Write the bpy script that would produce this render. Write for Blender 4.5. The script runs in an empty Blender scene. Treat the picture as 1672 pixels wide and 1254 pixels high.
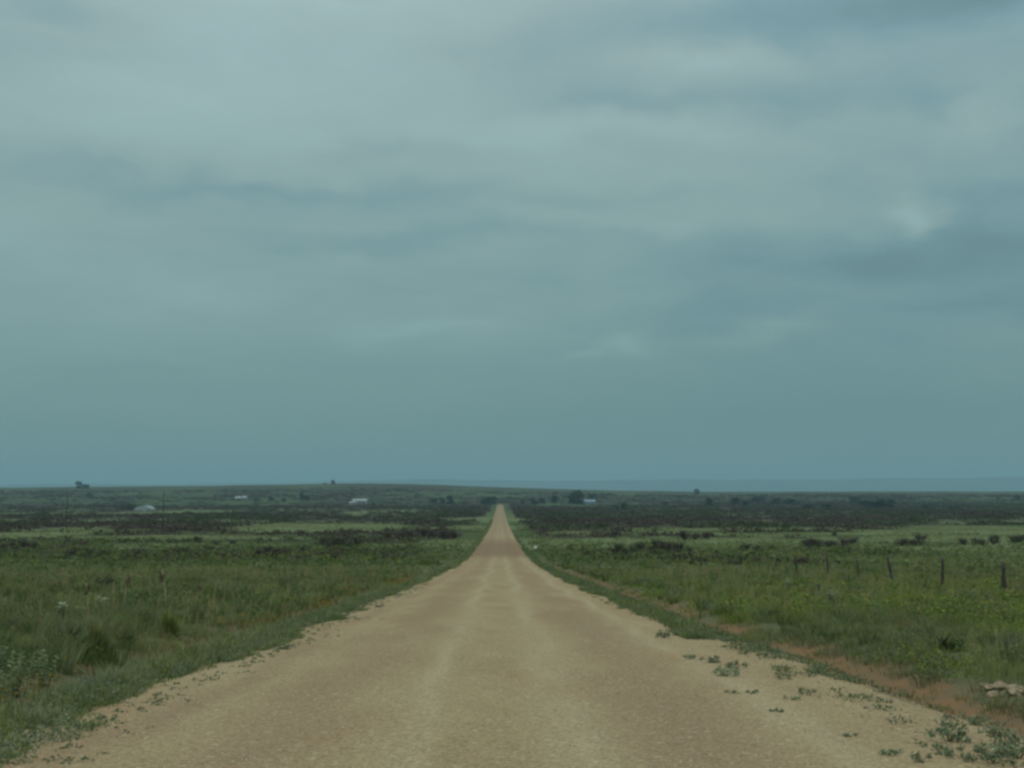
import bpy, bmesh, math, random
import numpy as np
from mathutils import Vector, Matrix

R = math.radians
scene = bpy.context.scene
COL = scene.collection
rng = np.random.default_rng(7)
random.seed(7)

# ------------------------------------------------------------------ camera
FPX = 2300.0          # focal length in photo pixels (1672 wide)
EYE = 1.4
HROW, VX = 800.0, 817.0   # eye-level row and the column the road points at
cam_d = bpy.data.cameras.new("camera")
cam = bpy.data.objects.new("camera", cam_d)
COL.objects.link(cam)
cam_d.lens = FPX / 1672 * 36
cam_d.clip_start = 0.1
cam_d.clip_end = 80000
cam.location = (0, 0, EYE)
cam.rotation_euler = (R(90) + math.atan((HROW - 627) / FPX), 0, -math.atan((836 - VX) / FPX))
cam_d.dof.use_dof = False
scene.camera = cam

# ------------------------------------------------------------------ view
scene.view_settings.view_transform = 'Standard'
scene.view_settings.look = 'None'
scene.view_settings.exposure = 0.0
scene.view_settings.gamma = 1.0
scene.view_settings.use_curve_mapping = False
scene.cycles.filter_width = 2.8
scene.cycles.max_bounces = 5
scene.cycles.diffuse_bounces = 3
scene.cycles.transmission_bounces = 3
scene.cycles.volume_bounces = 0


# ------------------------------------------------------------------ node helpers
class NT:
    def __init__(s, tree):
        s.t = tree
        tree.nodes.clear()

    def n(s, typ, **kw):
        nd = s.t.nodes.new(typ)
        for k, v in kw.items():
            setattr(nd, k, v)
        return nd

    def link(s, a, b):
        s.t.links.new(a, b)

    def inp(s, sock, v):
        if isinstance(v, bpy.types.NodeSocket):
            s.t.links.new(v, sock)
        elif isinstance(v, (tuple, list)) and len(v) == 3 and sock.type == 'RGBA':
            sock.default_value = (*v, 1)
        else:
            sock.default_value = v

    def m(s, op, a, b=None, c=None, clamp=False):
        nd = s.n('ShaderNodeMath', operation=op, use_clamp=clamp)
        for i, v in enumerate((a, b, c)):
            if v is not None:
                s.inp(nd.inputs[i], v)
        return nd.outputs[0]

    def step(s, v, lo, hi):            # smooth 0..1 between lo and hi
        nd = s.n('ShaderNodeMapRange', interpolation_type='SMOOTHSTEP')
        s.inp(nd.inputs[0], v)
        nd.inputs[1].default_value = lo
        nd.inputs[2].default_value = hi
        return nd.outputs[0]

    def mix(s, f, a, b, mode='MIX'):
        nd = s.n('ShaderNodeMix', data_type='RGBA', blend_type=mode)
        s.inp(nd.inputs[0], f)
        s.inp(nd.inputs[6], a)
        s.inp(nd.inputs[7], b)
        return nd.outputs[2]

    def comb(s, x, y, z):
        nd = s.n('ShaderNodeCombineXYZ')
        for i, v in enumerate((x, y, z)):
            s.inp(nd.inputs[i], v)
        return nd.outputs[0]

    def sep(s, v):
        nd = s.n('ShaderNodeSeparateXYZ')
        s.link(v, nd.inputs[0])
        return nd.outputs

    def noise(s, vec, scale, detail=3.0, rough=0.5, dist=0.0):
        nd = s.n('ShaderNodeTexNoise')
        if vec is not None:
            s.link(vec, nd.inputs['Vector'])
        nd.inputs['Scale'].default_value = scale
        nd.inputs['Detail'].default_value = detail
        nd.inputs['Roughness'].default_value = rough
        nd.inputs['Distortion'].default_value = dist
        return nd.outputs[0]

    def vscale(s, vec, sc, off=(0, 0, 0)):
        nd = s.n('ShaderNodeVectorMath', operation='MULTIPLY_ADD')
        s.link(vec, nd.inputs[0])
        nd.inputs[1].default_value = sc
        nd.inputs[2].default_value = off
        return nd.outputs[0]


# ------------------------------------------------------------------ world: overcast sky
SUN_EL, SUN_AZ = R(58), R(215)
w = bpy.data.worlds.new("World")
scene.world = w
w.use_nodes = True
T = NT(w.node_tree)
sky = T.n('ShaderNodeTexSky', sky_type='NISHITA')
sky.sun_disc = False
sky.sun_elevation = SUN_EL
sky.sun_rotation = SUN_AZ
sky.dust_density = 3.0
bg1 = T.n('ShaderNodeBackground')
T.link(sky.outputs[0], bg1.inputs[0])
bg1.inputs[1].default_value = 0.08
tc = T.n('ShaderNodeTexCoord')
X, Y, Z = T.sep(tc.outputs['Generated'])
zc = T.m('MAXIMUM', Z, 0.0)
az = T.m('ARCTAN2', X, Y)
el = T.m('ARCSINE', zc)
# cloud layer seen as a plane overhead: features shrink toward the horizon
den = T.m('ADD', zc, 0.16)
pl = T.comb(T.m('DIVIDE', X, den), T.m('DIVIDE', Y, den), 0.0)
n_big = T.noise(pl, 0.85, 6.0, 0.55, 0.5)
n_mid = T.noise(T.vscale(pl, (0.8, 1.25, 1), (3.1, 7.7, 0)), 2.1, 6.0, 0.58, 0.5)
n_fine = T.noise(T.vscale(pl, (1.0, 0.8, 1), (9.3, 1.7, 2)), 5.5, 7.0, 0.62, 0.6)
# warp of the direction used by the individual cloud banks
wn = T.n('ShaderNodeTexNoise')
T.link(T.comb(T.m('MULTIPLY', az, 1.0), T.m('MULTIPLY', el, 2.0), 0.0), wn.inputs['Vector'])
wn.inputs['Scale'].default_value = 11.0
wn.inputs['Detail'].default_value = 5.0
wx, wy, wz = T.sep(wn.outputs['Color'])
azw = T.m('ADD', az, T.m('MULTIPLY', T.m('SUBTRACT', wx, 0.5), 0.12))
elw = T.m('ADD', el, T.m('MULTIPLY', T.m('SUBTRACT', wy, 0.5), 0.055))
# cloud banks: (column, row, half-width, half-height in photo pixels, darker/lighter)
BANKS = [
    (1620, 60, 260, 60, -.05), (470, 20, 200, 22, .07), (760, 120, 60, 20, .05), (190, 160, 120, 25, .06),
    (1590, 28, 220, 55, -.30), (1260, 60, 120, 40, -.07), (100, 140, 120, 20, -.06), (1080, 50, 160, 35, -.13), (880, 105, 140, 38, -.13), (1000, 185, 130, 25, -.14),
    (1300, 170, 130, 25, -.10), (1490, 195, 55, 30, -.12), (1400, 432, 210, 32, -.20), (1640, 440, 120, 50, -.10),
    (1640, 340, 60, 40, -.12), (1200, 495, 120, 25, -.12), (1600, 515, 150, 18, -.10),
    (1512, 390, 42, 36, .26), (1570, 250, 90, 45, .08), (1240, 540, 80, 14, .10), (1030, 556, 40, 14, .16),
    (955, 576, 30, 8, .12), (690, 540, 90, 16, .12), (100, 75, 90, 28, -.12), (600, 245, 130, 25, -.12),
    (260, 225, 260, 45, .12), (150, 90, 300, 60, .06), (560, 320, 380, 20, -.11), (620, 160, 220, 50, .06), (900, 225, 300, 22, .11),
    (1150, 110, 160, 22, .12), (650, 390, 200, 20, -.12), (980, 355, 150, 20, .08), (300, 480, 150, 30, .06),
    (230, 605, 130, 12, -.05), (1100, 385, 180, 18, -.05), (600, 60, 300, 60, .06), (300, 320, 160, 18, -.06),
    (1350, 600, 480, 150, -.11), (1640, 200, 260, 330, -.07), (520, 65, 60, 30, -.05), (1080, 290, 160, 20, .06),
]
acc = None
for (px, py, hw, hh, amp) in BANKS:
    dx = T.m('MULTIPLY', T.m('SUBTRACT', azw, (px - VX) / FPX), FPX / hw)
    dy = T.m('MULTIPLY', T.m('SUBTRACT', elw, (HROW - py) / FPX), FPX / hh)
    r2 = T.m('ADD', T.m('MULTIPLY', dx, dx), T.m('MULTIPLY', dy, dy))
    g = T.m('MULTIPLY', T.m('EXPONENT', T.m('MULTIPLY', r2, -0.7)), amp)
    acc = g if acc is None else T.m('ADD', acc, g)
front = T.step(Y, -0.1, 0.3)
acc = T.m('MULTIPLY', acc, front)
nn = T.m('MULTIPLY', T.m('SUBTRACT', n_big, 0.5), 0.26)
nn = T.m('ADD', nn, T.m('MULTIPLY', T.m('SUBTRACT', n_mid, 0.5), 0.22))
nn = T.m('ADD', nn, T.m('MULTIPLY', T.m('SUBTRACT', n_fine, 0.5), 0.12))
fade = T.m('ADD', T.m('MULTIPLY', T.step(el, 0.02, 0.16), 0.85), 0.15)
nn = T.m('MULTIPLY', nn, fade)
val = T.m('ADD', T.m('ADD', 1.0, acc), nn)
ramp = T.n('ShaderNodeValToRGB')
T.link(T.m('DIVIDE', el, 1.5708), ramp.inputs[0])
er = ramp.color_ramp.elements
er[0].position = 0.0
er[0].color = (0.156, 0.285, 0.284, 1)
er[1].position = 1.0
er[1].color = (0.92, 1.06, 1.04, 1)
for p, c in ((0.035, (0.176, 0.308, 0.304)), (0.075, (0.225, 0.360, 0.356)), (0.13, (0.270, 0.402, 0.400)), (0.21, (0.322, 0.450, 0.455)),
             (0.40, (0.62, 0.74, 0.75))):
    e = er.new(p)
    e.color = (*c, 1)
cloudcol = T.mix(1.0, ramp.outputs[0], T.comb(val, val, val), 'MULTIPLY')
# thin parts of the layer read bluer
blue = T.step(val, 1.02, 0.76)
cloudcol = T.mix(blue, cloudcol, T.mix(1.0, cloudcol, (0.84, 1.0, 1.09), 'MULTIPLY'))
bg2 = T.n('ShaderNodeBackground')
T.link(cloudcol, bg2.inputs[0])
bg2.inputs[1].default_value = 1.0
mx = T.n('ShaderNodeMixShader')
mx.inputs[0].default_value = 0.95
T.link(bg1.outputs[0], mx.inputs[1])
T.link(bg2.outputs[0], mx.inputs[2])
wo = T.n('ShaderNodeOutputWorld')
T.link(mx.outputs[0], wo.inputs[0])
w.cycles.sampling_method = 'MANUAL'
w.cycles.sample_map_resolution = 512

# ------------------------------------------------------------------ sun, hidden by the cloud layer
sd = bpy.data.lights.new("sun", 'SUN')
sd.energy = 1.0
sd.angle = R(14)
sd.color = (1.0, 0.95, 0.86)
sun = bpy.data.objects.new("sun", sd)
COL.objects.link(sun)
dvec = Vector((math.sin(SUN_AZ) * math.cos(SUN_EL), math.cos(SUN_AZ) * math.cos(SUN_EL), math.sin(SUN_EL)))
sun.rotation_euler = dvec.to_track_quat('Z', 'Y').to_euler()


# ------------------------------------------------------------------ numeric noise
def _h(ix, iy, seed):
    v = (ix.astype(np.int64) * 374761393 + iy.astype(np.int64) * 668265263 + seed * 982451653) & 0x7fffffff
    v = ((v ^ (v >> 13)) * 1274126177) & 0x7fffffff
    return ((v ^ (v >> 16)) & 0xffff) / 65535.0


def vnoise(x, y, seed=0):
    x = np.asarray(x, float); y = np.asarray(y, float)
    ix = np.floor(x); iy = np.floor(y)
    fx = x - ix; fy = y - iy
    fx = fx * fx * (3 - 2 * fx); fy = fy * fy * (3 - 2 * fy)
    a = _h(ix, iy, seed); b = _h(ix + 1, iy, seed); c = _h(ix, iy + 1, seed); d = _h(ix + 1, iy + 1, seed)
    return (a * (1 - fx) + b * fx) * (1 - fy) + (c * (1 - fx) + d * fx) * fy


def fbm(x, y, seed=0, o=3):
    t = 0; a = 1; s = 0
    for k in range(o):
        t = t + a * vnoise(x * 2 ** k, y * 2 ** k, seed + k * 17); s += a; a *= .5
    return t / s


def sstep(v, lo, hi):
    t = np.clip((v - lo) / (hi - lo), 0, 1)
    return t * t * (3 - 2 * t)


# ------------------------------------------------------------------ terrain
PD = [(-3000, -60), (-400, -12), (-40, -.5), (0, 1.4), (10, 1.87), (20, 2.33), (37, 3.1), (52, 3.75), (82, 4.95), (122, 6.5), (165, 7.85),
      (220, 8.9), (330, 10.7), (506, 13.0), (650, 14.2), (900, 15.6), (1250, 17.0), (1650, 18.3), (2200, 19.0),
      (5000, 25), (9000, 60), (30000, 60)]
_px = np.array([p[0] for p in PD], float); _py = np.array([p[1] for p in PD], float)
_dl = np.diff(_py) / np.diff(_px)
_m = np.concatenate([[_dl[0]], np.where(_dl[1:] * _dl[:-1] > 0, 2 * _dl[1:] * _dl[:-1] / (_dl[1:] + _dl[:-1] + 1e-12), 0), [_dl[-1]]])


def drop(y):
    y = np.clip(y, _px[0], _px[-1])
    i = np.clip(np.searchsorted(_px, y, side='right') - 1, 0, len(_px) - 2)
    h = _px[i + 1] - _px[i]; t = (y - _px[i]) / h
    return ((2 * t**3 - 3 * t**2 + 1) * _py[i] + (t**3 - 2 * t**2 + t) * h * _m[i]
            + (-2 * t**3 + 3 * t**2) * _py[i + 1] + (t**3 - t**2) * h * _m[i + 1])


CREST = [(-1.5, 802), (-.8, 799), (-.355, 796.5), (-.225, 794), (-.16, 792.3), (-.118, 789.3), (-.05, 791.5), (0, 795.5), (.058, 799.5),
         (.136, 803.5), (.25, 803.2), (.372, 803), (1.5, 803)]
CU = np.array([c[0] for c in CREST]); CR = np.array([c[1] for c in CREST])


def ground(x, y):
    x = np.asarray(x, float); y = np.asarray(y, float)
    z = EYE - drop(y)
    u = x / np.maximum(y, 400.0)
    ch = EYE + (HROW - (np.interp(u, CU, CR) + np.interp(u + .015, CU, CR) + np.interp(u - .015, CU, CR)) / 3) / FPX * 3100
    ch = ch + (fbm(x / 260, y / 400, 91, 3) - .5) * 2.5
    t = np.clip((y - 1500) / 1600, 0, 1)
    t = np.sin(t * math.pi / 2) ** 1.5
    back = sstep(y, 3150, 5200)
    z = z * (1 - t) + ch * t
    z = z * (1 - back) + (EYE - 32 - 0 * y) * back
    off = np.maximum(np.abs(x + .3) - 3.6, 0)          # metres beyond the road edge
    m = np.clip(off / 2.0, 0, 1)
    near = 1 - sstep(y, 200, 500)
    z = z - near * .20 * np.exp(-((x + 5.1) / .7) ** 2) - near * .15 * np.exp(-((x - 4.65) / .45) ** 2)
    z = z + m * (fbm(x / 2.2, y / 2.2, 5, 2) - .5) * .16 * near
    z = z + sstep(off, 6, 40) * (fbm(x / 34, y / 60, 9, 2) - .5) * .9
    z = z + sstep(off, 40, 200) * (fbm(x / 170, y / 260, 13, 3) - .5) * 3.2 * sstep(y, 200, 600) * (1 - sstep(y, 6000, 9000))
    return z


NE_U = [-.6, -.355, -.26, -.2, -.15, -.1, -.05, -.01, .015, .04, .08, .12, .16, .25, .37, .6]
NE_D = [360, 365, 380, 420, 560, 640, 620, 700, 560, 430, 440, 520, 470, 500, 540, 540]
FE_D = [1000, 1000, 950, 1050, 1600, 2000, 1900, 1500, 1450, 1500, 1600, 1900, 2300, 2350, 2000, 2000]


def drift(x, y):
    """0..1, high where the pale grass grows, low where weeds and brush gather"""
    return fbm(x / 24 + 3, y / 46, 201, 4) * .7 + fbm(x / 90, y / 190, 211, 2) * .3


def brush_zone(x, y):
    u = x / np.maximum(y, 1.0)
    wob = 1 + (fbm(x / 70, y / 60, 221, 4) - .5) * 1.05
    ne = np.interp(u, NE_U, NE_D) * wob
    fe = np.interp(u, NE_U, FE_D) * (2 - wob)
    b = sstep(y, ne * .93, ne * 1.1) * (1 - sstep(y, fe * .8, fe * 1.1))
    gaps = sstep(fbm(x / 60 + 9, y / 110, 231, 4), .36, .50)
    b = b * (.25 + .75 * gaps)
    d = sstep(y, 110, 170) * sstep(.455 + .03 * sstep(y, 180, 320) - drift(x, y) + (fbm(x / 7, y / 14, 251, 3) - .5) * .12, 0, .05)
    d = np.maximum(d, sstep(y, 900, 1300) * sstep(.47 - fbm(x / 110, y / 260, 241, 3), 0, .06) * .6)
    return np.clip(np.maximum(b, d * .9), 0, 1) * np.maximum(sstep(np.abs(x + .3), 6, 12), sstep(y, 1650, 1700)) * (1 - sstep(y, 3300, 4200))


def at(px, row):
    """point of the terrain seen along a line of sight given in photo pixels"""
    u = (px - VX) / FPX; v = (HROW - row) / FPX
    ys = np.geomspace(6, 3300, 2500)
    zz = EYE + v * ys
    g = ground(u * ys, ys)
    hit = np.nonzero(zz <= g)[0]
    k = hit[0] if len(hit) else int(np.argmin(zz - g))
    y = ys[k]
    return float(u * y), float(y), float(ground(u * y, y))


def mesh_obj(name, verts, faces, mat, parent=None, cols=None, smooth=False):
    """verts (N,3) array, faces (M,3) or (M,4) array or list of index lists -> one mesh object"""
    me = bpy.data.meshes.new(name)
    verts = np.asarray(verts, np.float32)
    if isinstance(faces, np.ndarray):
        k = faces.shape[1]
        me.vertices.add(len(verts)); me.vertices.foreach_set('co', verts.ravel())
        me.loops.add(faces.size); me.loops.foreach_set('vertex_index', faces.astype(np.int32).ravel())
        me.polygons.add(len(faces)); me.polygons.foreach_set('loop_start', np.arange(0, faces.size, k, dtype=np.int32))
        me.update(calc_edges=True)
    else:
        me.from_pydata([tuple(map(float, v)) for v in verts], [], faces)
    if cols is not None:
        a = me.color_attributes.new('Col', 'FLOAT_COLOR', 'POINT')
        c4 = np.ones((len(verts), 4), np.float32); c4[:, :3] = cols
        a.data.foreach_set('color', c4.ravel())
    if smooth:
        me.polygons.foreach_set('use_smooth', np.ones(len(me.polygons), bool))
    me.materials.append(mat)
    me.validate()
    o = bpy.data.objects.new(name, me)
    COL.objects.link(o)
    if parent:
        o.parent = parent
    return o


def tag(o, label=None, cat=None, group=None, kind=None):
    if label: o['label'] = label
    if cat: o['category'] = cat
    if group: o['group'] = group
    if kind: o['kind'] = kind
    return o


def empty(name, loc, rz=0.0):
    o = bpy.data.objects.new(name, None)
    o.location = loc; o.rotation_euler = (0, 0, rz)
    o.empty_display_size = .3
    COL.objects.link(o)
    return o


def copy_tree(o, parent=None):
    c = o.copy(); COL.objects.link(c)
    if parent: c.parent = parent
    for ch in list(o.children):
        copy_tree(ch, c)
    return c


# ------------------------------------------------------------------ materials
def new_mat(name):
    m = bpy.data.materials.new(name); m.use_nodes = True
    t = NT(m.node_tree)
    out = t.n('ShaderNodeOutputMaterial')
    return m, t, out


def principled(t, out, col, rough=.9, bump=None, bstr=.3, bdist=.02, spec=.2):
    b = t.n('ShaderNodeBsdfPrincipled')
    t.inp(b.inputs['Base Color'], col)
    t.inp(b.inputs['Roughness'], rough)
    b.inputs['Specular IOR Level'].default_value = spec
    if bump is not None:
        bp = t.n('ShaderNodeBump'); bp.inputs['Strength'].default_value = bstr; bp.inputs['Distance'].default_value = bdist
        t.link(bump, bp.inputs['Height']); t.link(bp.outputs[0], b.inputs['Normal'])
    t.link(b.outputs[0], out.inputs[0])
    return b


def simple_mat(name, c1, c2, scale=3.0, rough=.85, spec=.2, bstr=.2, stretch=(1, 1, 1)):
    m, t, out = new_mat(name)
    tc = t.n('ShaderNodeTexCoord')
    v = t.vscale(tc.outputs['Object'], stretch)
    n = t.noise(v, scale, 5, .6)
    col = t.mix(t.step(n, .3, .7), c1, c2)
    principled(t, out, col, rough, n, bstr, .02, spec)
    return m


def leaf_mat(name, trans=.25, rough=.7):
    m, t, out = new_mat(name)
    at_ = t.n('ShaderNodeAttribute', attribute_name='Col')
    d = t.n('ShaderNodeBsdfPrincipled'); d.inputs['Roughness'].default_value = rough
    d.inputs['Specular IOR Level'].default_value = .15
    oi = t.n('ShaderNodeObjectInfo')
    k = t.m('ADD', .82, t.m('MULTIPLY', oi.outputs['Random'], .36))
    c = t.mix(1.0, at_.outputs['Color'], t.comb(k, k, k), 'MULTIPLY')
    t.link(c, d.inputs['Base Color'])
    tr = t.n('ShaderNodeBsdfTranslucent'); t.link(c, tr.inputs[0])
    mx = t.n('ShaderNodeMixShader'); mx.inputs[0].default_value = trans
    t.link(d.outputs[0], mx.inputs[1]); t.link(tr.outputs[0], mx.inputs[2]); t.link(mx.outputs[0], out.inputs[0])
    return m


M_leaf = leaf_mat('leaf')
M_twig = leaf_mat('twig', .05, .9)

GRAVEL_A, GRAVEL_B = (.275, .235, .145), (.260, .200, .118)


def gravel_colour(t, P, x, y):
    """colour and height of the gravel: pale crushed stone, browner where wheels run"""
    wob = t.m('MULTIPLY', t.m('SUBTRACT', t.noise(t.vscale(P, (.35, .09, 0)), 1.0, 3), .5), 1.3)
    xw = t.m('ADD', x, wob)
    patch = t.noise(t.vscale(P, (1.0, .22, 1)), .9, 4, .6)
    base = t.mix(t.step(patch, .36, .66), GRAVEL_A, (.238, .196, .118))
    tr = None
    for c, hw in ((-1.75, .62), (1.55, .70), (-3.0, .25)):
        g = t.m('SUBTRACT', xw, c); g = t.m('DIVIDE', g, hw)
        g = t.m('EXPONENT', t.m('MULTIPLY', t.m('MULTIPLY', g, g), -1.0))
        tr = g if tr is None else t.m('MAXIMUM', tr, g)
    trn = t.m('MULTIPLY', tr, t.step(t.noise(t.vscale(P, (.8, .12, 1), (4, 1, 0)), 1.0, 4, .6), .25, .62))
    col = t.mix(t.m('MULTIPLY', trn, .85), base, (.218, .170, .108))
    wr = None
    for c, hw in ((-.75, .20), (.62, .26), (2.45, .2)):
        g = t.m('DIVIDE', t.m('SUBTRACT', xw, c), hw)
        g = t.m('EXPONENT', t.m('MULTIPLY', t.m('MULTIPLY', g, g), -1.0))
        wr = g if wr is None else t.m('MAXIMUM', wr, g)
    col = t.mix(t.m('MULTIPLY', wr, t.m('MULTIPLY', t.step(patch, .3, .6), .75)), col, (.315, .285, .190))
    # redder, damper stretch in the dip
    dip = t.m('MULTIPLY', t.step(y, 150, 185), t.step(y, 330, 230))
    col = t.mix(t.m('MULTIPLY', dip, .8), col, (.165, .116, .074))
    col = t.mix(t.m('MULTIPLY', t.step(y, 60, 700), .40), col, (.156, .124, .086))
    # orange sandy stains
    st = t.step(t.noise(t.vscale(P, (.9, .25, 1), (8, 3, 0)), .7, 4, .6), .58, .74)
    col = t.mix(t.m('MULTIPLY', st, .5), col, (.250, .180, .102))
    # individual stones
    vo = t.n('ShaderNodeTexVoronoi'); t.link(P, vo.inputs['Vector']); vo.inputs['Scale'].default_value = 50
    vr, vg, vb = t.sep(vo.outputs['Color'])
    sp = t.m('ADD', .70, t.m('MULTIPLY', vr, .60))
    vo2 = t.n('ShaderNodeTexVoronoi'); t.link(P, vo2.inputs['Vector']); vo2.inputs['Scale'].default_value = 11
    v2 = t.sep(vo2.outputs['Color'])[0]
    stone2 = t.m('MULTIPLY', t.step(v2, .86, .92), t.step(vo2.outputs['Distance'], .42, .25))
    col = t.mix(1.0, col, t.comb(sp, sp, sp), 'MULTIPLY')
    col = t.mix(t.m('MULTIPLY', stone2, .35), col, (.50, .46, .36))
    col = t.mix(1.0, col, (1.11, 1.035, .955), 'MULTIPLY')
    h = t.m('ADD', t.m('SUBTRACT', 1.0, vo.outputs['Distance']), t.m('MULTIPLY', t.noise(P, 9, 4, .6), 1.2))
    return col, h


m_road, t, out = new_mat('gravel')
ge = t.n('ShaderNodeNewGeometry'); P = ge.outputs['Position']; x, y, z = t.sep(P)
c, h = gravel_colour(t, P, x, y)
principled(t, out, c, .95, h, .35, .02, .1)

m_ground, t, out = new_mat('prairie_soil')
ge = t.n('ShaderNodeNewGeometry'); P = ge.outputs['Position']; x, y, z = t.sep(P)
gcol, gh = gravel_colour(t, P, x, y)
n1 = t.noise(P, .9, 4, .6); n2 = t.noise(P, .22, 4, .55); n3 = t.noise(P, 6.0, 4, .6)
soil = t.mix(t.step(n1, .35, .65), (.120, .098, .060), (.185, .120, .072))
green = t.mix(t.step(n2, .38, .62), (.066, .088, .040), (.100, .118, .062))
veg = t.mix(t.step(n3, .30, .60), soil, green)
veg = t.mix(t.step(y, 25, 90), veg, green)
# mid distance: drifts of pale grass and darker weeds; plant zones come with the mesh
za = t.n('ShaderNodeAttribute', attribute_name='Zone')
zr, zg, zb = t.sep(za.outputs['Color'])
pm = t.vscale(P, (.11, .05, 0))
a1 = t.m('SUBTRACT', t.noise(pm, 1.0, 6, .65), .5)
mid = t.mix(t.step(t.m('ADD', zg, t.m('MULTIPLY', a1, .45)), .40, .58), (.050, .074, .024), (.112, .142, .060))
veg = t.mix(t.step(y, 60, 130), veg, mid)
a3 = t.noise(t.vscale(P, (.010, .0060, 0), (1, 9, 0)), 1.0, 7, .65)
far = t.mix(t.step(a3, .38, .62), (.034, .056, .024), (.064, .092, .038))
veg = t.mix(t.step(y, 900, 1500), veg, far)
brush = t.mix(t.step(t.noise(P, .05, 5, .65), .42, .58), (.034, .040, .024), (.052, .038, .030))
bz = t.step(t.m('ADD', zr, t.m('MULTIPLY', t.m('SUBTRACT', t.noise(t.vscale(P, (.06, .03, 0)), 1.0, 5, .7), .5), .8)), .25, .65)
veg = t.mix(t.m('MULTIPLY', bz, .92), veg, brush)
# wheel-side soil: gravel spill, then the red ditch
wb = t.m('MULTIPLY', t.m('SUBTRACT', t.noise(t.vscale(P, (.9, .5, 0)), 1.0, 4, .6), .5), 1.6)
xr = t.m('ADD', x, wb)
fy = t.step(y, 8, 70)
wideL = t.m('MULTIPLY', fy, .55); wideR = t.m('MULTIPLY', fy, -1.15)
xr = t.m('ADD', x, t.m('MULTIPLY', wb, t.m('SUBTRACT', 1.0, t.m('MULTIPLY', fy, .6))))
gm = t.m('MULTIPLY', t.step(t.m('SUBTRACT', xr, wideL), -4.5, -3.95), t.step(t.m('SUBTRACT', xr, wideR), 4.6, 4.1))
gm = t.m('MULTIPLY', gm, t.step(y, 1642, 1636))
redn = t.noise(P, 1.7, 4, .6)
red = t.mix(t.step(redn, .35, .65), (.205, .115, .055), (.155, .108, .060))
xr2 = t.m('ADD', x, t.m('MULTIPLY', wb, .35))
rm_r = t.m('MULTIPLY', t.m('MULTIPLY', t.step(xr2, 4.0, 4.3), t.step(xr2, 5.5, 4.9)), .9)
rm_l = t.m('MULTIPLY', t.m('MULTIPLY', t.step(xr, -6.4, -5.4), t.step(xr, -4.2, -4.8)), t.step(t.noise(P, .45, 2), .42, .58))
fadeo = t.m('MULTIPLY', t.step(y, 210, 50), t.step(t.noise(t.vscale(P, (.8, .25, 0)), 1.0, 3), .34, .56))
veg = t.mix(t.m('MULTIPLY', t.m('MAXIMUM', rm_l, 0.0), fadeo), veg, t.mix(.4, red, (.25, .17, .11)))
col = t.mix(gm, veg, gcol)
col = t.mix(t.m('MULTIPLY', rm_r, fadeo), col, red)
principled(t, out, col, .95, t.m('ADD', gh, n3), .3, .02, .1)

# ------------------------------------------------------------------ ground sheet
FARR = 21000.0


def axis(fine, step, growth, far):
    a = [0.0]; s = step
    while a[-1] < far:
        a.append(a[-1] + s)
        if a[-1] > fine: s *= growth
    a[-1] = far
    return np.array(a)


hx = axis(9, .2, 1.05, FARR)
gx = np.concatenate([-hx[:0:-1], hx]) - .3
hy = axis(34, .35, 1.017, FARR)
gyb = axis(10, 1.0, 1.25, 2500)
gy = np.concatenate([-gyb[:0:-1], hy])


def sheet(name, xs, ys, mat, lift=0.0, crown=0.0):
    XX, YY = np.meshgrid(xs, ys)
    ZZ = ground(XX, YY) + lift
    if crown:
        k = np.clip(1 - np.abs(XX + .3) / 3.6, 0, 1)
        ZZ = ZZ + crown * k
    V = np.stack([XX, YY, ZZ], -1).reshape(-1, 3)
    nx, ny = len(xs), len(ys)
    i = np.arange(nx * (ny - 1)).reshape(ny - 1, nx)[:, :-1]
    F = np.stack([i, i + 1, i + 1 + nx, i + nx], -1).reshape(-1, 4)
    return mesh_obj(name, V, F, mat, smooth=True)


g = sheet('ground', gx, gy, m_ground)
XX, YY = np.meshgrid(gx, gy)
zc_ = np.zeros((XX.size, 4), np.float32); zc_[:, 3] = 1
zc_[:, 0] = brush_zone(XX, YY).ravel(); zc_[:, 1] = drift(XX, YY).ravel()
g.data.color_attributes.new('Zone', 'FLOAT_COLOR', 'POINT').data.foreach_set('color', zc_.ravel())
tag(g, 'rolling prairie with red soil and green ground cover', kind='structure')
rx = gx[(gx > -3.75) & (gx < 3.15)]
ry = gy[(gy > -60) & (gy < 1640)]
rd = sheet('road', rx, ry, m_road, .006, .05)
tag(rd, 'straight pale gravel road running down to the valley', kind='structure')

# distant table land
m_hill = simple_mat('far_land', (.040, .055, .045), (.06, .075, .055), .004, .95)
ridge = [(-12000, 60), (-4500, 70), (-2700, 88), (-1750, 108), (-900, 128), (-200, 116), (500, 112), (1400, 118), (2300, 128), (3300, 134), (4200, 134),
         (4900, 152), (5600, 146), (6400, 152), (9000, 160), (13000, 120)]
rxs = np.linspace(-12500, 13500, 420)
rz_ = np.interp(rxs, [r[0] for r in ridge], [r[1] for r in ridge])
rz_ = rz_ + (fbm(rxs / 700, rxs * 0, 33, 4) - .5) * 22
prof = [(-2600, -60), (-1500, 8), (-600, .35), (-180, .85), (0, 1.0), (1500, .98), (2200, .2), (2400, -60)]
V = []
for (dy, k) in prof:
    wig = (fbm(rxs / 500, rxs * 0 + dy, 44, 3) - .5) * 500
    zz = rz_ * k if abs(k) <= 1 else np.full_like(rxs, k if k < 0 else k)
    V.append(np.stack([rxs, 17500 + dy + wig, zz + (EYE if abs(k) <= 1 else 0)], -1))
V = np.array(V).reshape(-1, 3)
n = len(rxs); i = np.arange(n * (len(prof) - 1)).reshape(-1, n)[:, :-1]
F = np.stack([i, i + 1, i + 1 + n, i + n], -1).reshape(-1, 4)
tag(mesh_obj('hills', V, F, m_hill), 'low blue table land on the horizon', kind='structure')


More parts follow.
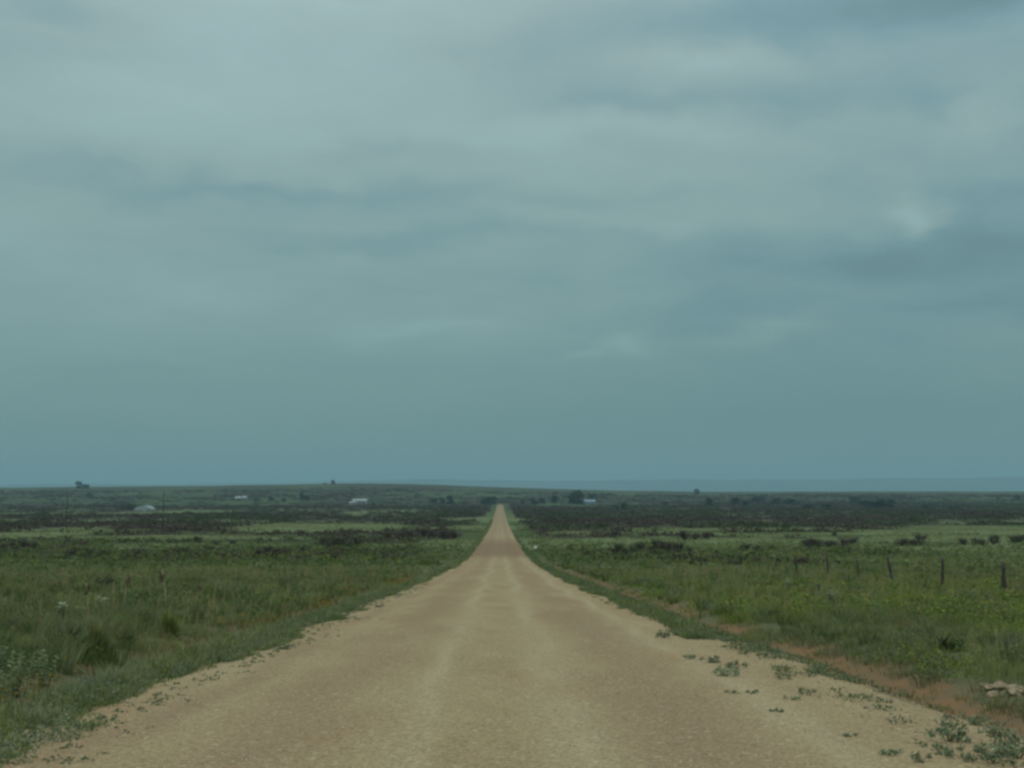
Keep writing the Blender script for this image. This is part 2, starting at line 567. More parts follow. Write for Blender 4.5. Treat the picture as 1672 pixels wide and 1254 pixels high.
# ------------------------------------------------------------------ vegetation generators
def jitter_col(c, n, amt=.18):
    c = np.asarray(c, float)
    if c.ndim == 1: c = np.tile(c, (n, 1))
    v = 1 + (rng.random((n, 1)) - .5) * 2 * amt
    hue = 1 + (rng.random((n, 3)) - .5) * amt * .6
    return c * v * hue


def blades(pos, h, nb, spread, wid, lean, col, amt=.18, segs=2, tipcol=None):
    """grass blades: returns verts, tri faces, colours. h, spread, wid, lean, col per tuft (or scalars)"""
    N = len(pos); M = N * nb
    def rep(a):
        a = np.asarray(a, float)
        if a.ndim == 0: a = np.full(N, float(a))
        return np.repeat(a, nb, axis=0)
    p = np.repeat(pos, nb, axis=0).astype(float)
    H = rep(h) * (.55 + .45 * rng.random(M) ** .7)
    S, W, L = rep(spread), rep(wid), rep(lean)
    a = rng.random(M) * 2 * np.pi; r = np.sqrt(rng.random(M)) * S
    p[:, 0] += np.cos(a) * r; p[:, 1] += np.sin(a) * r
    p[:, 2] -= .02
    la = a + (rng.random(M) - .5) * 1.5
    lm = L * (.3 + rng.random(M)) * H
    d = np.stack([np.cos(la), np.sin(la)], -1)
    fa = rng.random(M) * np.pi * 2
    s = np.stack([np.cos(fa), np.sin(fa)], -1) * (W * (.6 + .8 * rng.random(M)))[:, None] * .5
    def pt(dx, z, side):
        q = p.copy(); q[:, :2] += d * dx[:, None] + s * side; q[:, 2] += z
        return q
    c = jitter_col(np.repeat(np.tile(col, (N, 1)) if np.ndim(col) == 1 else col, nb, axis=0), M, amt)
    z0 = np.zeros(M)
    if segs == 1:
        V = np.stack([pt(z0, z0, -1), pt(z0, z0, 1), pt(lm, H, 0)], 1).reshape(-1, 3)
        F = (np.arange(M) * 3)[:, None] + np.array([[0, 1, 2]])
        C = np.repeat(c, 3, axis=0)
    else:
        V = np.stack([pt(z0, z0, -.8), pt(z0, z0, .8), pt(lm * .3, H * .58, -.7), pt(lm * .3, H * .58, .7), pt(lm, H * .98, 0)], 1).reshape(-1, 3)
        b = (np.arange(M) * 5)[:, None, None]
        F = (b + np.array([[[0, 1, 3], [0, 3, 2], [2, 3, 4]]])).reshape(-1, 3)
        C = np.repeat(c[:, None, :], 5, axis=1)
        if tipcol is not None: C[:, 4, :] = C[:, 4, :] * .3 + np.asarray(tipcol) * .7
        C = C.reshape(-1, 3)
    return V, F, C


def leaves(pos, rad, hgt, nl, size, col, amt=.22, aspect=2.0, top=.25, shell=.45):
    """leaf shaped faces spread through low domes at pos (radius rad, height hgt)"""
    N = len(pos); M = N * nl
    def rep(a):
        a = np.asarray(a, float)
        if a.ndim == 0: a = np.full(N, float(a))
        return np.repeat(a, nl, axis=0)
    p = np.repeat(pos, nl, axis=0).astype(float)
    a = rng.random(M) * 2 * np.pi; cz = rng.random(M); sr = np.sqrt(1 - cz ** 2)
    r = shell + (1 - shell) * rng.random(M) ** .6
    lump = .72 + .56 * vnoise(a * 1.9 + p[:, 0] * 3.1, cz * 3 + p[:, 1] * 2.7, 3)
    r = r * lump
    p[:, 0] += np.cos(a) * sr * r * rep(rad); p[:, 1] += np.sin(a) * sr * r * rep(rad)
    p[:, 2] += (cz * r * .92 + .04) * rep(hgt)
    u = rng.normal(size=(M, 3)); u[:, 2] = np.abs(u[:, 2]) * .8 + .1
    u /= np.linalg.norm(u, axis=1, keepdims=True)
    v = np.cross(u, rng.normal(size=(M, 3))); v /= np.linalg.norm(v, axis=1, keepdims=True) + 1e-9
    sz = (rep(size) * (.6 + .8 * rng.random(M)))[:, None]
    V = np.stack([p - u * sz * .5, p + v * sz * .5 / aspect, p + u * sz * .5, p - v * sz * .5 / aspect], 1).reshape(-1, 3)
    b = (np.arange(M) * 4)[:, None, None]
    F = (b + np.array([[[0, 1, 2], [0, 2, 3]]])).reshape(-1, 3)
    cc = np.repeat(np.tile(col, (N, 1)) if np.ndim(col) == 1 else col, nl, axis=0)
    C = np.repeat(jitter_col(cc, M, amt), 4, axis=0)
    return V, F, C


def tubes(paths, col, sides=5):
    """list of (points, radii) -> verts, tris, colours"""
    Vs, Fs, o = [], [], 0
    for pts, rad in paths:
        pts = [Vector(p) for p in pts]
        for k, p in enumerate(pts):
            d = (pts[min(k + 1, len(pts) - 1)] - pts[max(k - 1, 0)]).normalized()
            q = d.to_track_quat('Z', 'Y')
            for s in range(sides):
                an = 2 * math.pi * s / sides
                Vs.append(p + q @ Vector((math.cos(an) * rad[k], math.sin(an) * rad[k], 0)))
        n = len(pts)
        for k in range(n - 1):
            for s in range(sides):
                a = o + k * sides + s; b = o + k * sides + (s + 1) % sides
                Fs += [(a, b, b + sides), (a, b + sides, a + sides)]
        for s in range(1, sides - 1):
            Fs.append((o, o + s + 1, o + s)); e = o + (n - 1) * sides
            Fs.append((e, e + s, e + s + 1))
        o += n * sides
    V = np.array([tuple(v) for v in Vs]); F = np.array(Fs)
    return V, F, np.tile(np.asarray(col, float), (len(V), 1))


def join(parts):
    Vs, Fs, Cs, o = [], [], [], 0
    for V, F, C in parts:
        Vs.append(V); Fs.append(F + o); Cs.append(C); o += len(V)
    return np.concatenate(Vs), np.concatenate(Fs), np.concatenate(Cs)


def build(name, parts, mat, parent=None):
    V, F, C = join(parts) if isinstance(parts, list) else parts
    return mesh_obj(name, V, F, mat, parent, cols=C)


def scatter(n, y0, y1, umin=-.375, umax=.39, xpad=2.0, power=2.0):
    """points spread evenly over the wedge of land between y0 and y1"""
    t = rng.random(n)
    y = (y0 ** power + t * (y1 ** power - y0 ** power)) ** (1 / power)
    x = (umin + (umax - umin) * rng.random(n)) * y + (rng.random(n) - .5) * 2 * xpad
    return x, y


def P3(x, y, dz=0.0):
    return np.stack([x, y, ground(x, y) + dz], -1)


# colours of the plants themselves
PALE = np.array((.190, .220, .090)); OLIVE = np.array((.118, .158, .040)); DARK = np.array((.058, .092, .026))
BLUE = np.array((.140, .180, .098)); FRESH = np.array((.165, .222, .040)); STRAW = np.array((.265, .230, .110))
RUST = np.array((.074, .054, .043))


def veg_mix(x, y, seed=0):
    """which plant colour grows where: broad drifts, then small ones"""
    a = fbm(x / 9 + 5, y / 16, 21 + seed, 3); b = fbm(x / 3, y / 4, 31 + seed, 2); k = rng.random(len(x))
    c = np.tile(OLIVE, (len(x), 1))
    dr = drift(x, y)
    c[(a * .5 + dr * .5 + .22 * (k - .5) > .475)] = PALE
    c[(dr * .6 + a * .4 < .45) & (k < .7)] = DARK
    fr = (x > 5) & (b > .40 + np.clip(y - 30, 0, 60) * .005) & (k < .7)
    c[fr] = FRESH
    c[(k > .93)] = STRAW
    return c


# ---- left verge: thick blue-green grass hugging the gravel
def verge_edge(y, seed):
    return (fbm(y / 2.6, y * 0 + seed, 61, 4) - .5) * 1.2 + .25 * (y < 12)


parts = []
n = 16000
y = (6.5 ** .55 + rng.random(n) * (700 ** .55 - 6.5 ** .55)) ** (1 / .55)
e = -3.72 + verge_edge(y, 3.0)
x = e - np.abs(rng.normal(0, .42, n)) - .02
keep = (x > -5.0) & (fbm(x / .7, y / 1.4, 71, 2) > .38)
x, y, e = x[keep], y[keep], e[keep]
hh = (.08 + .17 * sstep(e - x, 0, .5)) * (.5 + .8 * fbm(x / .8, y / 1.2, 72, 2))
far_ = 1 + y / 60
lump = fbm(x / .38, y / .55, 75, 3)[:, None] + .12 * (rng.random((len(x), 1)) - .5)
SAGE = np.array((.205, .235, .150))
c = np.where(lump < .42, DARK * 1.5, np.where(lump < .50, BLUE, np.where(lump < .58, OLIVE * 1.1, np.where(lump < .64, SAGE, PALE))))
hh = hh * (.45 + 1.25 * np.clip((lump[:, 0] - .25) * 2, 0, 1))
kp = rng.random(len(x)) < np.where(y > 60, .6, 1.0); x, y, hh, c, far_ = x[kp], y[kp], hh[kp], c[kp], far_[kp]
parts.append(blades(P3(x, y), hh, 14, .09 * far_ ** .5, .007 + y * .0003, .6, c))
nv = 1500
yv = 7.5 + 50 * rng.random(nv) ** 1.4; xv = -3.75 + verge_edge(yv, 3.0) - np.abs(rng.normal(0, .5, nv))
kv = rng.random((nv, 1)); sv = .5 + .9 * rng.random(nv) ** 2
parts.append(leaves(P3(xv, yv), .13 * sv, .20 * sv, 34, .030, np.where(kv < .4, SAGE, np.where(kv < .7, OLIVE, BLUE * .9)), aspect=2.6, amt=.3))
n = 2600
y = 24 + 320 * rng.random(n) ** 1.6
x = 3.35 + (fbm(y / 3, y * 0 + 5, 63, 3) - .5) * .7 + np.abs(rng.normal(0, .35, n))
kp = fbm(x / .8, y / 5, 66, 3) > .46; x, y = x[kp], y[kp]; n = len(x)
parts.append(blades(P3(x, y), .10 + .14 * rng.random(n), 10, .14,   .010 + y * .0003, .6, np.where(rng.random((n, 1)) < .4, BLUE * .9, np.where(rng.random((n, 1)) < .6, OLIVE, PALE))))
o = build('grass', parts, M_leaf)
tag(o, 'thick blue green grass along the left road edge', 'grass', kind='stuff')

# ---- near fields both sides
parts = []
for (cnt, y0, y1, nb, sc, wd, seg) in ((26000, 7, 32, 12, 1.0, .009, 2), (36000, 30, 80, 9, 1.15, .020, 2), (46000, 75, 210, 7, 1.25, .05, 1), (40000, 200, 620, 6, 1.5, .13, 1)):
    x, y = scatter(cnt, y0, y1)
    dL = -x - 5.5; dR = x - 4.9 - .9 * (y < 22)
    wob = (fbm(x / 1.2, y / 1.5, 81, 2) - .5) * 1.3
    field = ((dL + wob > 0) | (dR + wob > 0))
    clump = fbm(x / (1.1 if y0 < 200 else 4.0), y / (1.5 if y0 < 200 else 7.0), 82, 3)
    patch = fbm(x / 6, y / 9, 83, 2)
    keep = field & (clump > .36) & ((patch > .36) | (rng.random(cnt) < .55))
    x, y, clump = x[keep], y[keep], clump[keep]
    hh = (.08 + .62 * np.clip(clump - .36, 0, 1) ** 1.15) * (.6 + .7 * rng.random(len(x))) * sc
    c = veg_mix(x, y)
    hh = np.where(c[:, 0] > .12, hh * 1.15, hh * .9)
    parts.append(blades(P3(x, y), hh, nb, .16 * sc, wd, .5, c, segs=seg))
# rounded bunch grasses standing above the short grass, and thin straw stalks
for (cnt, y0, y1, nb, wd, sz) in ((2600, 8, 36, 70, .008, 1.0), (4200, 34, 95, 40, .020, 1.15), (5200, 90, 240, 22, .06, 1.5)):
    x, y = scatter(cnt, y0, y1)
    keep = ((-x - 5.2 > 0) | (x - 5.1 - .8 * (y < 22) > 0)) & (fbm(x / 2.4, y / 3.5, 85, 2) > .40) & ((x > 0) | (-x > 6.2) | (fbm(x / .8, y / 1.6, 86, 2) > .60))
    x, y = x[keep], y[keep]; m_ = len(x)
    k = np.clip(rng.random((m_, 1)) * .9 + (.5 - drift(x, y))[:, None] * 1.6 * (y0 > 30), 0, .99)
    c = np.where(k < .30, PALE, np.where(k < .48, OLIVE * .8, np.where(k < .66, DARK * 1.1, np.where(k < .80, BLUE, np.where(k < .90, STRAW * .8, FRESH)))))
    zs = sz * (.50 + .62 * rng.random(m_) ** 1.6) * np.where((x < 0) & (y < 60), 1.35, 1.05)
    parts.append(blades(P3(x, y), .40 * zs, nb, .13 * zs, wd, .85, c, amt=.25, segs=2 if y0 < 80 else 1))
x, y = scatter(4200, 10, 90); keep = ((-x - 5.4 > 0) | (x - 5.4 > 0)) & (fbm(x / 5, y / 8, 89, 2) > .52); x, y = x[keep], y[keep]
parts.append(blades(P3(x, y), .75, 4, .10, .009 + y * .0002, .18, STRAW, segs=2))
o = build('grass', parts, M_leaf)
tag(o, 'mixed pale and olive prairie grass in the roadside fields', 'grass', kind='stuff')

# ---- broad-leaved ground weeds in the fields
parts = []
for (cnt, y0, y1, nl, ls) in ((9000, 8, 34, 46, .042), (7000, 32, 90, 26, .085), (7000, 85, 260, 14, .24)):
    x, y = scatter(cnt, y0, y1)
    wob = (fbm(x / 1.2, y / 1.5, 81, 2) - .5) * 1.0
    keep = ((-x - 5.9 + wob > 0) | (x - 5.2 + wob > 0)) & (fbm(x / 3.2, y / 5.5, 84, 3) + .5 * (.48 - drift(x, y)) > (.455 if y0 < 20 else .49))
    x, y = x[keep], y[keep]
    k = rng.random((len(x), 1))
    c = np.where(k < .40, DARK * 1.2, np.where(k < .65, BLUE * .8, OLIVE))
    right = (x > 5)[:, None] & (y < 60)[:, None] & (rng.random((len(x), 1)) < .5)
    c = np.where(right, FRESH, c)
    s = .7 + .7 * rng.random(len(x))
    big = .55 + 1.3 * rng.random(len(x)) ** 2.5
    parts.append(leaves(P3(x, y), .20 * s * big * (1 + y / 160), .27 * s * big * (1 + y / 220), nl, ls * big ** .4, c))
o = build('weed_cover', parts, M_leaf)
tag(o, 'leafy dark green weeds growing through the prairie grass', 'weeds', kind='stuff')

# ---- low creeping weeds scattered over the right shoulder and the road edges
parts = []
n = 3000
y = 9.5 + 110 * rng.random(n) ** 1.5
x = 3.05 + np.abs(rng.normal(.75, .42, n))
keep = (x < 4.5) & (fbm(x / .35, y / .7, 87, 3) + .16 * (x - 3.7) > .50)
keep &= rng.random(n) < np.where(y < 16, .08, 1)
x, y = x[keep], y[keep]
s = .45 + .9 * rng.random(len(x))
parts.append(leaves(P3(x, y), .12 * s, .06 * s, 20, .026 + .0006 * y, np.where(rng.random((len(x), 1)) < .7, BLUE, PALE)))
parts.append(blades(P3(x, y), .09 * s, 8, .10, .009, 1.1, np.where(rng.random((len(x), 1)) < .6, BLUE, OLIVE)))
n = 420
y = 6.5 + 60 * rng.random(n) ** 1.3
x = -3.55 + verge_edge(y, 3.0) * .9 + np.abs(rng.normal(0, .22, n))
s = .4 + .6 * rng.random(n)
parts.append(leaves(P3(x, y), .07 * s, .06 * s, 16, .028, BLUE * .9))
# red ditch: a few dry tufts
n = 500
y = 8 + 80 * rng.random(n) ** 1.2; x = 4.3 + .9 * rng.random(n)
parts.append(blades(P3(x, y), .12, 9, .08, .009, .8, np.where(rng.random((n, 1)) < .5, STRAW, OLIVE)))
n = 1500
y = 8 + 18 * rng.random(n); x = 4.9 + 1.3 * rng.random(n)
keep = fbm(x / .5, y / .9, 88, 2) > .42; x, y = x[keep], y[keep]; k = rng.random((len(x), 1))
parts.append(blades(P3(x, y), .07 + .16 * rng.random(len(x)) ** 2, 12, .10, .008, .8, np.where(k < .3, STRAW * .8, np.where(k < .6, OLIVE, BLUE))))
n = 1800
y = 8 + 90 * rng.random(n) ** 1.2; x = -4.5 - 1.5 * rng.random(n)
parts.append(blades(P3(x, y), .17, 9, .09, .009, .7, np.where(rng.random((n, 1)) < .4, STRAW, OLIVE)))
o = build('weed_cover', parts, M_leaf)
tag(o, 'low grey green weeds scattered over the gravel shoulders', 'weeds', kind='stuff')

# ---- orange and yellow flowers in the left ditch
parts = []
n = 1500
y = 8 + 62 * rng.random(n) ** 1.3
x = -4.75 + rng.normal(0, .55, n) - .35 * sstep(y, 20, 60)
keep = (fbm(x / 1.1, y / 3.5, 95, 2) > .52) & (x < -4.0)
x, y = x[keep], y[keep]
parts.append(leaves(P3(x, y, .16 + 0 * x) + np.stack([0 * x, 0 * x, .10 * rng.random(len(x))], -1), .16, .10, 3, .018 + 0 * x + .0006 * y,
                    np.where(rng.random((len(x), 1)) < .55, np.array((.27, .20, .035)), np.array((.22, .125, .04))), aspect=1.0))
parts.append(blades(P3(x, y), .24, 5, .08, .008, .4, OLIVE))
n = 260
y = 24 + 60 * rng.random(n); x = 6.5 + 16 * rng.random(n)
keep = fbm(x / 3, y / 5, 97, 2) > .5; x, y = x[keep], y[keep]
parts.append(leaves(P3(x, y, .28 + 0 * x), .15, .12, 5, .05, np.array((.33, .30, .06)), aspect=1.0))
o = build('wildflowers', parts, M_leaf)
tag(o, 'scattered small orange and yellow wildflowers in the ditch', 'flowers', kind='stuff')

# ---- middle and far brush reading as one mass
parts = []
n = 90000
x, y = scatter(n, 120, 2400, -.40, .40, 10, 1.25)
dens = brush_zone(x, y) * (fbm(x / 9, y / 16, 102, 2) > .38) * np.maximum(sstep(np.abs(x), 7, 12), sstep(y, 1650, 1700))
keep = rng.random(n) < dens ** 1.5 * .62; x, y = x[keep], y[keep]
s = (.55 + .8 * rng.random(len(x))) * (1 + y / 1800) * (.55 + .45 * sstep(y, 200, 450))
rusty = fbm(x / 45, y / 90, 103, 2)[:, None] + .3 * (rng.random((len(x), 1)) - .5)
c = np.where(rusty > .49, RUST, np.where(rng.random((len(x), 1)) < .3, OLIVE * .55, DARK * np.array((.80, .68, .80))))
parts.append(leaves(P3(x, y), 1.6 * s, 1.0 * s, 16, .62 * s, c, aspect=2.2, amt=.35))
print('brush clumps', len(x))
o = build('brush', parts, M_leaf)
tag(o, 'dark rusty brush covering the valley floor', 'brush', kind='stuff')

# gravel pebbles
n = 22000
y = 6.3 + 22 * rng.random(n) ** 1.6; x = -3.6 + 7.9 * rng.random(n)
p = P3(x, y, .006 + .05 * np.clip(1 - np.abs(x + .3) / 3.6, 0, 1))
s = .005 + .010 * rng.random(n) ** 3.5
base = np.array([[1, 0, 0], [0, 1, 0], [-1, 0, 0], [0, -1, 0], [0, 0, .75], [0, 0, -.6]], float)
ang = rng.random(n) * 6.28
V = base[None] * (.7 + .6 * rng.random((n, 6, 1))) * s[:, None, None] * np.array([1.25, .9, .8])
Vx = V[..., 0] * np.cos(ang)[:, None] - V[..., 1] * np.sin(ang)[:, None]
Vy = V[..., 0] * np.sin(ang)[:, None] + V[..., 1] * np.cos(ang)[:, None]
V = np.stack([Vx, Vy, V[..., 2]], -1) + p[:, None, :]
f = np.array([[0, 1, 4], [1, 2, 4], [2, 3, 4], [3, 0, 4], [1, 0, 5], [2, 1, 5], [3, 2, 5], [0, 3, 5]])
F = (np.arange(n)[:, None, None] * 6 + f[None]).reshape(-1, 3)
C = np.repeat(jitter_col(np.array((.40, .35, .25)), n, .35), 6, axis=0)
M_stone = leaf_mat('stone', 0.0, .95)
tag(mesh_obj('gravel', V.reshape(-1, 3), F, M_stone, cols=C), 'loose pale pebbles lying on the road', 'gravel', kind='stuff')


# ------------------------------------------------------------------ individual plants
def shrub_meshes(v, twiggy):
    """returns (foliage mesh, stem mesh) about 1 m across, 1 m high at origin"""
    st = []
    for k in range(7 if not twiggy else 16):
        a = random.random() * 6.28; r = .25 + .25 * random.random()
        hgt = .6 + .4 * random.random()
        m = Vector((math.cos(a) * r * .5, math.sin(a) * r * .5, hgt * .5))
        e = Vector((math.cos(a) * r, math.sin(a) * r, hgt))
        st.append(([(0, 0, -.05), m, e], [.025, .014, .005]))
        for j in range(2):
            e2 = m + Vector(((random.random() - .5) * .5, (random.random() - .5) * .5, .3 + .2 * random.random()))
            st.append(([m, e2], [.01, .004]))
    stem = tubes(st, (.055, .045, .038), 4)
    lobes = []
    for k in range(5):
        a = random.random() * 6.28; r = .28 * random.random() ** .5
        lobes.append((math.cos(a) * r, math.sin(a) * r, random.random() * .18))
    lobes = np.array(lobes)
    fol = leaves(lobes, .30, .72, 90 if not twiggy else 45, .085, np.array((.9, .9, .9)), aspect=1.7, amt=.3)
    return fol, stem


def make_shrub(v, colour, twiggy, name='shrub'):
    fol, stem = shrub_meshes(v, twiggy)
    fol = (fol[0], fol[1], fol[2] * (np.asarray(colour) / .9))
    e = empty(name, (0, 0, 0))
    build('foliage', fol, M_leaf, e)
    build('stem', stem, M_twig, e)
    return e


def place(proto, used, px, row, width_px, hk, label, group, cat):
    """stand a copy of proto where the line of sight meets the land, its width given in photo pixels"""
    x, y, z = at(px, row)
    wm = width_px / FPX * y
    o = proto if not used else copy_tree(proto)
    o.location = (x, y, z - .03 * wm)
    o.scale = (wm, wm, wm * hk)
    o.rotation_euler = (0, 0, random.random() * 6.28)
    tag(o, label, cat, group)
    return o


protos = {'dark': [make_shrub(k, (.062, .074, .040), False) for k in range(3)],
          'rust': [make_shrub(k + 5, (.074, .060, .048), True) for k in range(3)],
          'green': [make_shrub(k + 9, (.105, .148, .048), False) for k in range(3)]}
use = {k: [False] * 3 for k in protos}


def shrub(kind, px, row, wpx, hk, label, group='shrubs scattered over the pasture'):
    i = random.randrange(3)
    if not use[kind][i]:
        o = place(protos[kind][i], False, px, row, wpx, hk, label, group, 'shrub'); use[kind][i] = True
    else:
        # copy from an already placed one: reset scale by place()
        o = place(protos[kind][i], True, px, row, wpx, hk, label, group, 'shrub')
    return o


# (kind, column, row, half extent of the patch, number, shrub width, description of the patch)
PATCH = [
    ('rust', 450, 904, 26, 4, 20, 'dark brown shrub in the clump on the left pasture below the long white shed'),
    ('dark', 560, 893, 36, 6, 24, 'dark shrub in the wide thicket left of the road, below the long white shed'),
    ('rust', 690, 878, 60, 7, 20, 'brown shrub in the low row just left of the narrow road'),
    ('rust', 35, 893, 34, 4, 18, 'brown shrub in the patch at the far left edge of the pasture'),
    ('dark', 150, 908, 40, 3, 18, 'dark shrub in the loose patch on the far left pasture'),
    ('dark', 355, 888, 40, 3, 18, 'dark shrub in the thin patch right of the two utility poles'),
    ('dark', 1035, 900, 34, 5, 22, 'dark shrub at the left end of the long thicket right of the road'),
    ('rust', 1095, 900, 30, 5, 20, 'brown shrub at the right end of the long thicket right of the road'),
    ('rust', 1135, 880, 24, 3, 18, 'brown shrub in the clump behind the long thicket right of the road'),
    ('dark', 1235, 898, 30, 3, 22, 'dark shrub in the patch midway between the road and the fence line'),
    ('rust', 1350, 892, 44, 7, 22, 'brown shrub in the dark thicket behind the first fence posts'),
    ('dark', 1325, 893, 16, 2, 24, 'green black shrub at the left end of the thicket behind the first posts'),
    ('rust', 1487, 891, 24, 3, 20, 'brown shrub in the small clump behind the leaning fence post'),
    ('rust', 1595, 888, 34, 4, 18, 'brown shrub in the row at the right edge behind the last post'),
    ('dark', 1660, 886, 10, 2, 18, 'dark shrub cut by the right edge of the picture behind the fence'),
    ('rust', 1315, 922, 22, 5, 17, 'bare brown shrub beside the wire fence at its faint far end'),
    ('dark', 1210, 922, 30, 4, 16, 'dark shrub in the tangle at the far end of the wire fence'),
    ('green', 1590, 938, 26, 2, 18, 'green shrub between the two nearest fence posts'),
    ('dark', 545, 1010, 0, 0, 0, ''),
]
for kind, px, row, ext, cnt, wd, lab in PATCH:
    for k in range(cnt):
        q = (k + .5) / cnt * 2 - 1
        shrub(kind, px + q * ext + random.uniform(-4, 4), row + random.uniform(-3, 3), wd * random.uniform(.9, 1.7), random.uniform(.5, .75), lab)
SINGLE = [
    ('dark', 1360, 875, 13, .9, 'small round black looking bush alone in the pasture above the dark thicket'),
    ('dark', 1625, 880, 16, .6, 'lone dark bush near the right edge in the pale pasture'),
    ('green', 1190, 968, 22, .6, 'low green bush in the roadside grass right of the red ditch'),
    ('dark', 1072, 944, 14, .7, 'small dark bush in the grass right of the road, nearest the ditch'),
    ('green', 1414, 1036, 30, .6, 'grey green bush beside the red ditch in the right foreground'),
    ('dark', 390, 955, 26, .8, 'round dark bush in the grass right of the tall dry stalks'),
    ('dark', 175, 962, 60, .55, 'broad dark bush behind the tall dry stalks in the left field'),
    ('green', 130, 958, 30, .8, 'leafy green bush behind the pale milkweed in the left field'),
    ('dark', 25, 1040, 50, .8, 'dark bush with brown shade at the left picture edge'),
    ('green', 75, 1008, 36, .7, 'yellow green bush behind the tall weeds at the left edge'),
    ('dark', 590, 966, 18, .6, 'small dark bush left of the road where the yellow flowers end'),
]
SINGLE += [
    ('green', 215, 1056, 50, .75, 'soft green bush between the two spiky clumps'),
    ('green', 120, 1052, 60, .7, 'broad mid green bush touching the left of the darkest spiky clump'),
    ('green', 330, 1012, 46, .7, 'green bush right of the olive spiky clump'),
    ('green', 395, 986, 40, .7, 'mid green bush before the round dark bush right of the stalks'),
    ('green', 60, 1072, 46, .7, 'green bush behind the tall blue green weeds at the far left'),
    ('dark', 232, 1018, 44, .7, 'dark green bush right behind the gap between the spiky clumps'),
    ('green', 470, 962, 34, .7, 'green bush in the left field halfway to the road edge'),
    ('green', 1545, 1062, 60, .6, 'yellow green bush in the near right field above the pale rocks'),
    ('green', 1640, 1085, 80, .6, 'largest green bush at the right edge above the pale rocks'),
    ('green', 1480, 1020, 46, .6, 'green bush in the right field behind the red ditch'),
    ('dark', 1262, 1010, 36, .6, 'small dark green bush in the right field behind the ditch'),
]
for s in SINGLE:
    shrub(*s)
for ks in protos:
    for i in range(3):
        if not use[ks][i]:
            for ch in list(protos[ks][i].children): bpy.data.objects.remove(ch)
            bpy.data.objects.remove(protos[ks][i])


# ---- yucca like clumps with tall dry flower stalks
def yucca(px, row, wid, n, label, colour, brown=False):
    x, y, z = at(px, row)
    e = empty('yucca', (x, y, z)); tag(e, label, 'yucca', 'spiky clumps in the left field')
    N = n; a = rng.random(N) * 6.28
    el_ = np.clip(rng.random(N) ** .8 * 1.5, .12, 1.5)
    L = wid * (.60 + .42 * rng.random(N))
    tone = rng.random(N)[:, None]
    c = jitter_col(np.asarray(colour), N, .3) * np.where(tone < .2, np.array((1.9, 1.5, 1.2)), 1.0)
    V = []
    for k in range(N):
        d = np.array((math.cos(a[k]) * math.cos(el_[k]), math.sin(a[k]) * math.cos(el_[k]), math.sin(el_[k])))
        s = np.array((-math.sin(a[k]), math.cos(a[k]), 0)) * .0075
        p0 = d * .10 * L[k]; p1 = d * L[k] * .6; p2 = d * L[k] * .96 + np.array((0, 0, -.16 * L[k] * math.cos(el_[k])))
        V += [p0 - s, p0 + s, p1 - s * .9, p1 + s * .9, p2]
    b = (np.arange(N) * 5)[:, None, None]
    F = (b + np.array([[[0, 1, 3], [0, 3, 2], [2, 3, 4]]])).reshape(-1, 3)
    build('leaf', (np.array(V), F, np.repeat(c, 5, axis=0)), M_leaf, e)
    if brown:
        nb = 90
        build('dead_leaf', blades(np.zeros((nb, 3)), wid * .55, 1, wid * .45, .014, .6, np.array((.085, .06, .035))), M_twig, e)
    return e


yucca(165, 1072, .60, 620, 'darkest spiky clump with brown dead leaves at its base', (.105, .125, .040), True)
yucca(283, 1038, .56, 480, 'olive green spiky clump behind the bare patch of ditch', (.125, .160, .045))
yucca(240, 985, .5, 160, 'small spiky clump behind the tall dry stalks', (.12, .15, .05))
yucca(80, 990, .5, 140, 'small yellow green spiky clump farthest to the left', (.085, .11, .035))


def stalk(px, base, top, head, label, headc=(.21, .165, .105)):
    x, y, z = at(px, base)
    H = (base - top) / FPX * y
    e = empty('seed_stalk', (x, y, z)); tag(e, label, 'dry stalk', 'tall dry stalks in the left field')
    lx, ly = random.choice((-1, 1)) * random.uniform(.06, .16) * H, random.uniform(-.06, .06) * H
    pts = [(0, 0, -.04), (lx * .25, ly * .3, H * .5), (lx * .55, ly * .6, H * .78), (lx, ly, H)]
    build('stem', tubes([(pts, [.018, .016, .013, .010])], (.30, .30, .17), 6), M_twig, e)
    pos = []
    for k in range(head):
        t_ = 1 - .28 * k / head
        a = random.random() * 6.28; r = .02 + .05 * random.random()
        pos.append((lx * t_ + math.cos(a) * r, ly * t_ + math.sin(a) * r, H * t_ - .02))
    build('seed_head', leaves(np.array(pos), .022, .035, 14, .038, np.array(headc), aspect=1.3), M_twig, e)
    return e


stalk(153, 1012, 950, 18, 'tall pale stalk with brown head, leftmost of the dry stalks')
stalk(209, 1000, 938, 22, 'dry stalk with the largest rust brown head, second from the left')
stalk(278, 1000, 928, 22, 'tallest leaning stalk with brown pods, above the olive spiky clump')
stalk(303, 990, 962, 12, 'shortest brown headed stalk, just right of the tallest one')
stalk(325, 992, 950, 20, 'brown headed dry stalk, rightmost of the row of stalks')
stalk(1330, 985, 952, 14, 'pale headed dry stalk in the right field before the fence', (.22, .22, .14))


